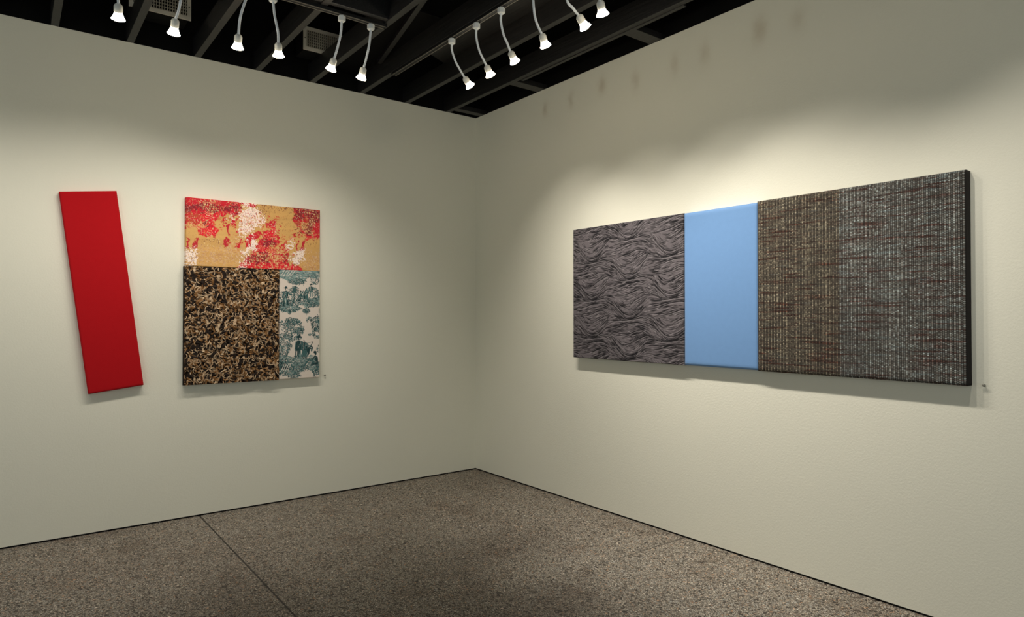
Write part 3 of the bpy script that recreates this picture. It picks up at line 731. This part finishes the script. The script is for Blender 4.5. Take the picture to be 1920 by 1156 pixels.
# shaggy panel: dark cloth with a pile of curled felt strips
M_shagbase = cloth('dark_brown_cloth', 0.95, 500, 0.3, 0.0008, False, srgb(30, 20, 13))
sw, sh, sd = 0.640, 0.816, 0.040
shag = panel('shaggy_panel', sw, sh, sd, 60, 76, M_shagbase, art, 'L', -2.427, 1.7300, None, 0.010)
def pile_material():
    t = NT('curled_felt', 0.8, 0.25)
    c = t.n('ShaderNodeAttribute', attribute_name='pattern').outputs['Color']
    k = t.math('ADD', 0.8, t.math('MULTIPLY', t.noise(t.pos(), 260, 3), 0.4))
    t.color(t.mix(1.0, c, t.comb(k, k, k), 'MULTIPLY'))
    return t.m
def shag_pile():
    R = random.Random(11); V, F, Cc = [], [], []
    cream, tan, brown, dark = np.array(srgb(206, 178, 144)), np.array(srgb(140, 100, 60)), np.array(srgb(98, 62, 22)), np.array(srgb(34, 22, 14))
    def strip(x, y, L, Wd, ang, bend, z, lift, c0, c1, c2, seg=6, twist=0.0):
        base = len(V); px, py, a = x, y, ang; roll0 = R.uniform(-.5, .5)
        for i in range(seg + 1):
            t = i / seg; wd = Wd * max(0.12, sin(pi * (0.10 + 0.86 * t)) ** .8) * .5
            roll = roll0 + twist * t; nx_, ny_ = -sin(a), cos(a)
            zz = z + lift * sin(pi * t)
            col = c0 * (1 - t * 2) + c1 * t * 2 if t < .5 else c1 * (2 - t * 2) + c2 * (t * 2 - 1)
            for s in (-1, 0, 1):
                hz = zz + s * wd * sin(roll) + (0.18 * wd if s == 0 else 0)
                xx, yy = px + nx_ * wd * s * cos(roll), py + ny_ * wd * s * cos(roll)
                xx = min(max(xx, .0015), sw - .0015); yy = min(max(yy, .0015), sh - .0015)
                V.append((xx, -(sd + max(0.0005, hz)), -yy)); Cc.append((*np.clip(col, 0, 1), 1))
            if i < seg:
                b = base + i * 3
                F.extend([(b, b + 3, b + 4, b + 1), (b + 1, b + 4, b + 5, b + 2)])
            px += cos(a) * L / seg; py += sin(a) * L / seg; a += bend / seg
    mixc = lambda a, b, t: a * (1 - t) + b * t
    def spot(): return R.uniform(0.0, sw), R.uniform(0.0, sh)
    for _ in range(820):                        # broad leaf-like strips
        x, y = spot(); j = R.random()
        a, b, c = (brown, tan, cream) if j < .45 else ((dark, brown, tan) if j < .75 else (tan, cream, tan))
        strip(x, y, R.uniform(.038, .074), R.uniform(.012, .024), R.uniform(0, 2 * pi), R.uniform(-1.6, 1.6), R.uniform(.0005, .007), R.uniform(.001, .008), a * R.uniform(.7, 1.1), b * R.uniform(.8, 1.1), c * R.uniform(.8, 1.1), 6, R.uniform(-1, 1))
    for _ in range(1500):                       # dark strips and hollows
        x, y = spot()
        strip(x, y, R.uniform(.022, .050), R.uniform(.010, .019), R.uniform(0, 2 * pi), R.uniform(-1.5, 1.5), R.uniform(.005, .011), R.uniform(0, .004), dark, dark * R.uniform(.5, 1.1), dark * .8, 5)
    for _ in range(980):                       # thin curls and tendrils
        x, y = spot(); q = R.random()
        c = mixc(tan, cream, R.uniform(.2, 1))
        strip(x, y, R.uniform(.028, .065), R.uniform(.004, .0075), R.uniform(0, 2 * pi), R.choice((-1, 1)) * R.uniform(.8, 3.6), R.uniform(.006, .013), R.uniform(.001, .006), mixc(c, brown, .4), c, mixc(c, cream, .5), 9, R.uniform(-.6, .6))
    for _ in range(420):                        # brown shiny middles
        x, y = spot()
        strip(x, y, R.uniform(.022, .045), R.uniform(.008, .014), R.uniform(0, 2 * pi), R.uniform(-1.4, 1.4), R.uniform(.008, .014), R.uniform(0, .004), brown * R.uniform(.6, 1), mixc(brown, tan, .4), mixc(tan, cream, R.random()), 5, R.uniform(-.8, .8))
    me = bpy.data.meshes.new('curl_pile'); me.from_pydata(V, [], F); me.update()
    ca = me.color_attributes.new('pattern', 'FLOAT_COLOR', 'POINT'); ca.data.foreach_set('color', np.array(Cc).ravel())
    me.polygons.foreach_set('use_smooth', [True] * len(me.polygons)); me.materials.append(pile_material())
    o = bpy.data.objects.new('curl_pile', me); link(o, shag); o['kind'] = 'stuff'
shag_pile()

# ---- long artwork
art2 = thing('triptych_artwork', 'long wall artwork of wavy grey, plain blue and woven brown fabric panels', 'artwork', (0, -2.62, 1.08))
TOP2, H2, D2 = 2.0245, 0.942, 0.053
WAVE_GUIDES = [   # the flow of one motif, drawn in a 590 x 675 repeat
    [(720, 575), (760, 650), (820, 720), (880, 742), (940, 700)], [(790, 570), (830, 640), (885, 690), (945, 690)],
    [(690, 590), (740, 680), (800, 770), (870, 850), (960, 880), (1050, 850), (1120, 790), (1180, 700)],
    [(730, 640), (790, 730), (860, 800), (950, 820), (1040, 780), (1110, 710)],
    [(690, 738), (740, 750), (790, 810), (850, 880), (920, 935), (1000, 930), (1060, 890), (1120, 840), (1180, 780)],
    [(970, 690), (1060, 620), (1180, 550), (1240, 540)], [(1080, 760), (1160, 670), (1250, 560)], [(1010, 630), (1100, 575), (1180, 515)],
    [(730, 572), (830, 550), (950, 520), (1050, 472), (1110, 460), (1180, 490), (1250, 560)],
    [(900, 560), (980, 530), (1070, 490)], [(840, 590), (900, 620), (980, 600)],
    [(610, 430), (720, 430), (830, 395), (950, 350), (1060, 330), (1130, 335), (1220, 380), (1300, 430)],
    [(620, 490), (720, 490), (840, 460), (960, 400), (1060, 350)], [(600, 380), (680, 350), (760, 340)],
    [(800, 470), (900, 420), (1000, 410), (1100, 400), (1200, 430), (1290, 520)],
    [(690, 890), (760, 905), (850, 968), (950, 960), (1050, 920), (1120, 892), (1200, 880), (1300, 912)],
    [(640, 965), (750, 975), (900, 962), (1060, 940), (1150, 922), (1250, 962), (1340, 1020)],
    [(680, 770), (725, 775), (770, 830), (800, 880)], [(690, 830), (740, 840), (790, 880)],
    [(860, 1000), (1000, 985), (1080, 975), (1180, 1000), (1260, 1050)]]
def waves():
    W, H = 1.008, H2; nx, ny = 620, 560
    C = Canvas(0, W, 0, H, nx, ny, srgb(100, 93, 95)); R = random.Random(3)
    X, Y = np.meshgrid(np.linspace(0, W, nx), np.linspace(0, H, ny))
    C.a *= (0.93 + 0.14 * fbm(X, Y, 90, 8, 2, 160))[..., None]
    kx, ky = 0.353 / 590, 0.2705 / 675
    P, T = [], []                                   # guide samples in metres and their directions
    for g in WAVE_GUIDES:
        g = [((x - 100) * kx + .041, (y - 265) * ky + .1145) for x, y in g]
        for (xa, ya), (xb, yb) in zip(g, g[1:]):
            n = max(2, int(math.hypot(xb - xa, yb - ya) / .008))
            for k in range(n):
                t = (k + .5) / n; P.append((xa + (xb - xa) * t, ya + (yb - ya) * t)); T.append(math.atan2(yb - ya, xb - xa))
    P, T = np.array(P), np.array(T)
    A, B = np.array((.353, .1353)), np.array((0, .2705))
    gx, gy = 118, 90                                 # field sampled over one double repeat
    fx, fy = np.meshgrid((np.arange(gx) + .5) / gx * .706, (np.arange(gy) + .5) / gy * .2705)
    num_c, num_s = np.zeros(fx.shape), np.zeros(fx.shape)
    for i in range(-3, 4):
        for j in range(-4, 5):
            off = A * i + B * j
            Q = P + off
            ok = (Q[:, 0] > -.06) & (Q[:, 0] < .766) & (Q[:, 1] > -.06) & (Q[:, 1] < .33)
            for (qx, qy), th in zip(Q[ok], T[ok]):
                w = 1 / (((fx - qx) ** 2 + (1.3 * (fy - qy)) ** 2) ** 1.6 + 1e-7)
                num_c += w * cos(2 * th); num_s += w * sin(2 * th)
    ANG_ = np.arctan2(num_s, num_c) / 2
    def ang(x, y):
        return ANG_[int((y % .2705) / .2705 * gy) % gy, int((x % .706) / .706 * gx) % gx]
    def line(x, y, L, w, col, al, n=9):
        pts = [(x, y)]; st = L / n
        for _ in range(n):
            a_ = ang(x, y); x += st * cos(a_); y += st * sin(a_); pts.append((x, y))
        C.stroke(pts, w, col, al, True)
    blk, lt = srgb(18, 16, 19), srgb(150, 142, 143)
    for k in range(4600):
        x, y = R.uniform(-.05, W), R.uniform(-.02, H + .02)
        line(x, y, R.uniform(.025, .075), R.uniform(.0026, .0038), blk, R.uniform(.5, .9))
        if k % 3 == 0: line(x + .004, y + .0042, R.uniform(.02, .05), .0024, lt, .75, 6)
    for _ in range(1100):
        x, y = R.uniform(-.05, W), R.uniform(-.02, H + .02)
        if vnoise(np.array([x]), np.array([y]), 9, 4, 14)[0] > .42: line(x, y, R.uniform(.03, .08), R.uniform(.0042, .0066), blk, .95)
    strong = (2, 4, 8, 11, 15, 16, 5, 6)
    for i in range(-3, 5):
        for j in range(-5, 7):
            for gi in strong:
                g = [((x - 100) * kx + .041 + A[0] * i, (y - 265) * ky + .1145 + A[1] * i + B[1] * j) for x, y in WAVE_GUIDES[gi]]
                pts = []
                for q in smooth_path([(x, y, 0) for x, y in g], 5): pts.append((q.x, q.y))
                C.stroke(pts, .0056, blk, .95, True)
                C.stroke([(x + .002, y + .006) for x, y in pts], .0026, lt, .5, True)
                C.stroke([(x - .002, y - .010) for x, y in pts], .0034, blk, .7, True)
    return C.a
M_wave = cloth('grey_wave_print', 0.8, 500, 0.10)
panel('wavy_panel', 1.008, H2, D2, 620, 560, M_wave, art2, 'R', -1.3605, TOP2, waves(), 0.006)
M_blue = cloth('light_blue_cloth', 0.6, 700, 0.05, 0.0004, False, srgb(106, 143, 187), 0.1)
panel('blue_panel', 0.504, H2 - .004, D2 - .003, 40, 70, M_blue, art2, 'R', -2.3700, TOP2 - .002, None, 0.005)

def tweed():
    t = NT('woven_tweed', 0.85, 0.25)
    u, v, _ = t.sep(t.n('ShaderNodeUVMap', uv_map='cloth').outputs[0])
    cp, rp = 0.0090, 0.0078
    v = t.math('ADD', v, t.math('MULTIPLY', t.math('SUBTRACT', t.noise(t.comb(u, v), 6, 2), .5), .006))
    cu = t.math('DIVIDE', u, cp); ci = t.math('FLOOR', cu); fu = t.math('FRACT', cu)
    par = t.math('MODULO', ci, 2.0)
    cv = t.math('ADD', t.math('DIVIDE', v, rp), t.math('MULTIPLY', par, 0.5)); ri = t.math('FLOOR', cv); fv = t.math('FRACT', cv)
    du, dv = t.math('ABSOLUTE', t.math('SUBTRACT', fu, .5)), t.math('ABSOLUTE', t.math('SUBTRACT', fv, .5))
    d = t.math('ADD', t.math('POWER', t.math('MULTIPLY', du, 2.0), 2.4), t.math('POWER', t.math('MULTIPLY', dv, 2.0), 2.4))
    bead = t.math('SUBTRACT', 1.0, t.smooth(d, 0.35, 1.0))
    wn = t.n('ShaderNodeTexWhiteNoise', noise_dimensions='2D'); t.set(wn.inputs['Vector'], t.comb(ci, ri)); rnd = wn.outputs['Value']
    right = t.math('GREATER_THAN', u, 0.46)
    A = t.ramp(rnd, [(0, srgb(76, 68, 58)), (.35, srgb(94, 85, 72)), (.75, srgb(112, 103, 87)), (1, srgb(142, 132, 112))])
    B = t.ramp(rnd, [(0, srgb(84, 79, 73)), (.35, srgb(103, 99, 92)), (.75, srgb(121, 120, 113)), (1, srgb(150, 156, 152))])
    c = t.mix(right, A, B)
    colb = t.math('ADD', 0.66, t.math('MULTIPLY', par, 0.58))                       # every other warp thread lighter
    wn2 = t.n('ShaderNodeTexWhiteNoise', noise_dimensions='1D'); t.set(wn2.inputs['W'], ci)
    colb = t.math('MULTIPLY', colb, t.math('ADD', 0.85, t.math('MULTIPLY', wn2.outputs['Value'], 0.3)))
    row = t.noise(t.comb(t.math('MULTIPLY', u, 4.0), t.math('MULTIPLY', v, 75.0)), 1.0, 3, 0.6)
    c = t.mix(t.math('MULTIPLY', t.smooth(row, .52, .62), .9), c, t.mix(1.0, c, srgb(186, 118, 104), 'MULTIPLY'))
    row2 = t.noise(t.comb(t.math('ADD', t.math('MULTIPLY', u, 5.0), 31.0), t.math('MULTIPLY', v, 90.0)), 1.0, 3, 0.6)
    c = t.mix(t.math('MULTIPLY', t.smooth(row2, .55, .70), t.math('ADD', .25, t.math('MULTIPLY', right, .45))), c, srgb(128, 142, 142))
    row3 = t.noise(t.comb(t.math('ADD', t.math('MULTIPLY', u, 7.0), 77.0), t.math('MULTIPLY', v, 60.0)), 1.0, 3, 0.6)
    k = t.math('MULTIPLY', colb, t.math('ADD', .72, t.math('MULTIPLY', t.smooth(row3, .32, .62), .40)))
    c = t.mix(1.0, c, t.comb(k, k, k), 'MULTIPLY')
    u_, v_, _ = t.sep(t.n('ShaderNodeUVMap', uv_map='cloth').outputs[0])        # beads left off the two side edges, plain dark there
    edge = t.math('MULTIPLY', t.math('GREATER_THAN', u_, 0.003), t.math('LESS_THAN', u_, 1.008))
    bead = t.math('MULTIPLY', bead, edge)
    t.color(t.mix(bead, srgb(30, 26, 23), c))
    t.bump(bead, 0.0025, 0.7)
    return t.m
panel('woven_panel', 1.012, H2 + .004, D2 + .004, 90, 84, tweed(), art2, 'R', -2.8745, TOP2 + .003, None, 0.008)

# ------------------------------------------------------------------ little wall pegs beside the artworks
M_peg = flat('peg_grey', srgb(120, 118, 108), 0.4, 0.3)
def peg(label, loc, axis):
    t = thing('wall_peg', label, 'peg', loc, 'small wall pegs beside the artworks')
    bm = bmesh.new(); lathe(bm, [(0, 0.003), (0.012, 0.003)], (0, 0, 0), axis, 12); obj('shaft', bm, M_duct, t)
    bm = bmesh.new(); lathe(bm, [(0.010, 0.003), (0.011, 0.006), (0.014, 0.0062), (0.016, 0.004)], (0, 0, 0), axis, 14); obj('head', bm, M_peg, t, True)
peg('tiny grey peg in the wall beside the green printed panel', (-1.421, 0, 0.928), (0, -1, 0))
peg('tiny grey peg in the wall past the end of the woven brown panel', (0, -3.935, 1.086), (-1, 0, 0))
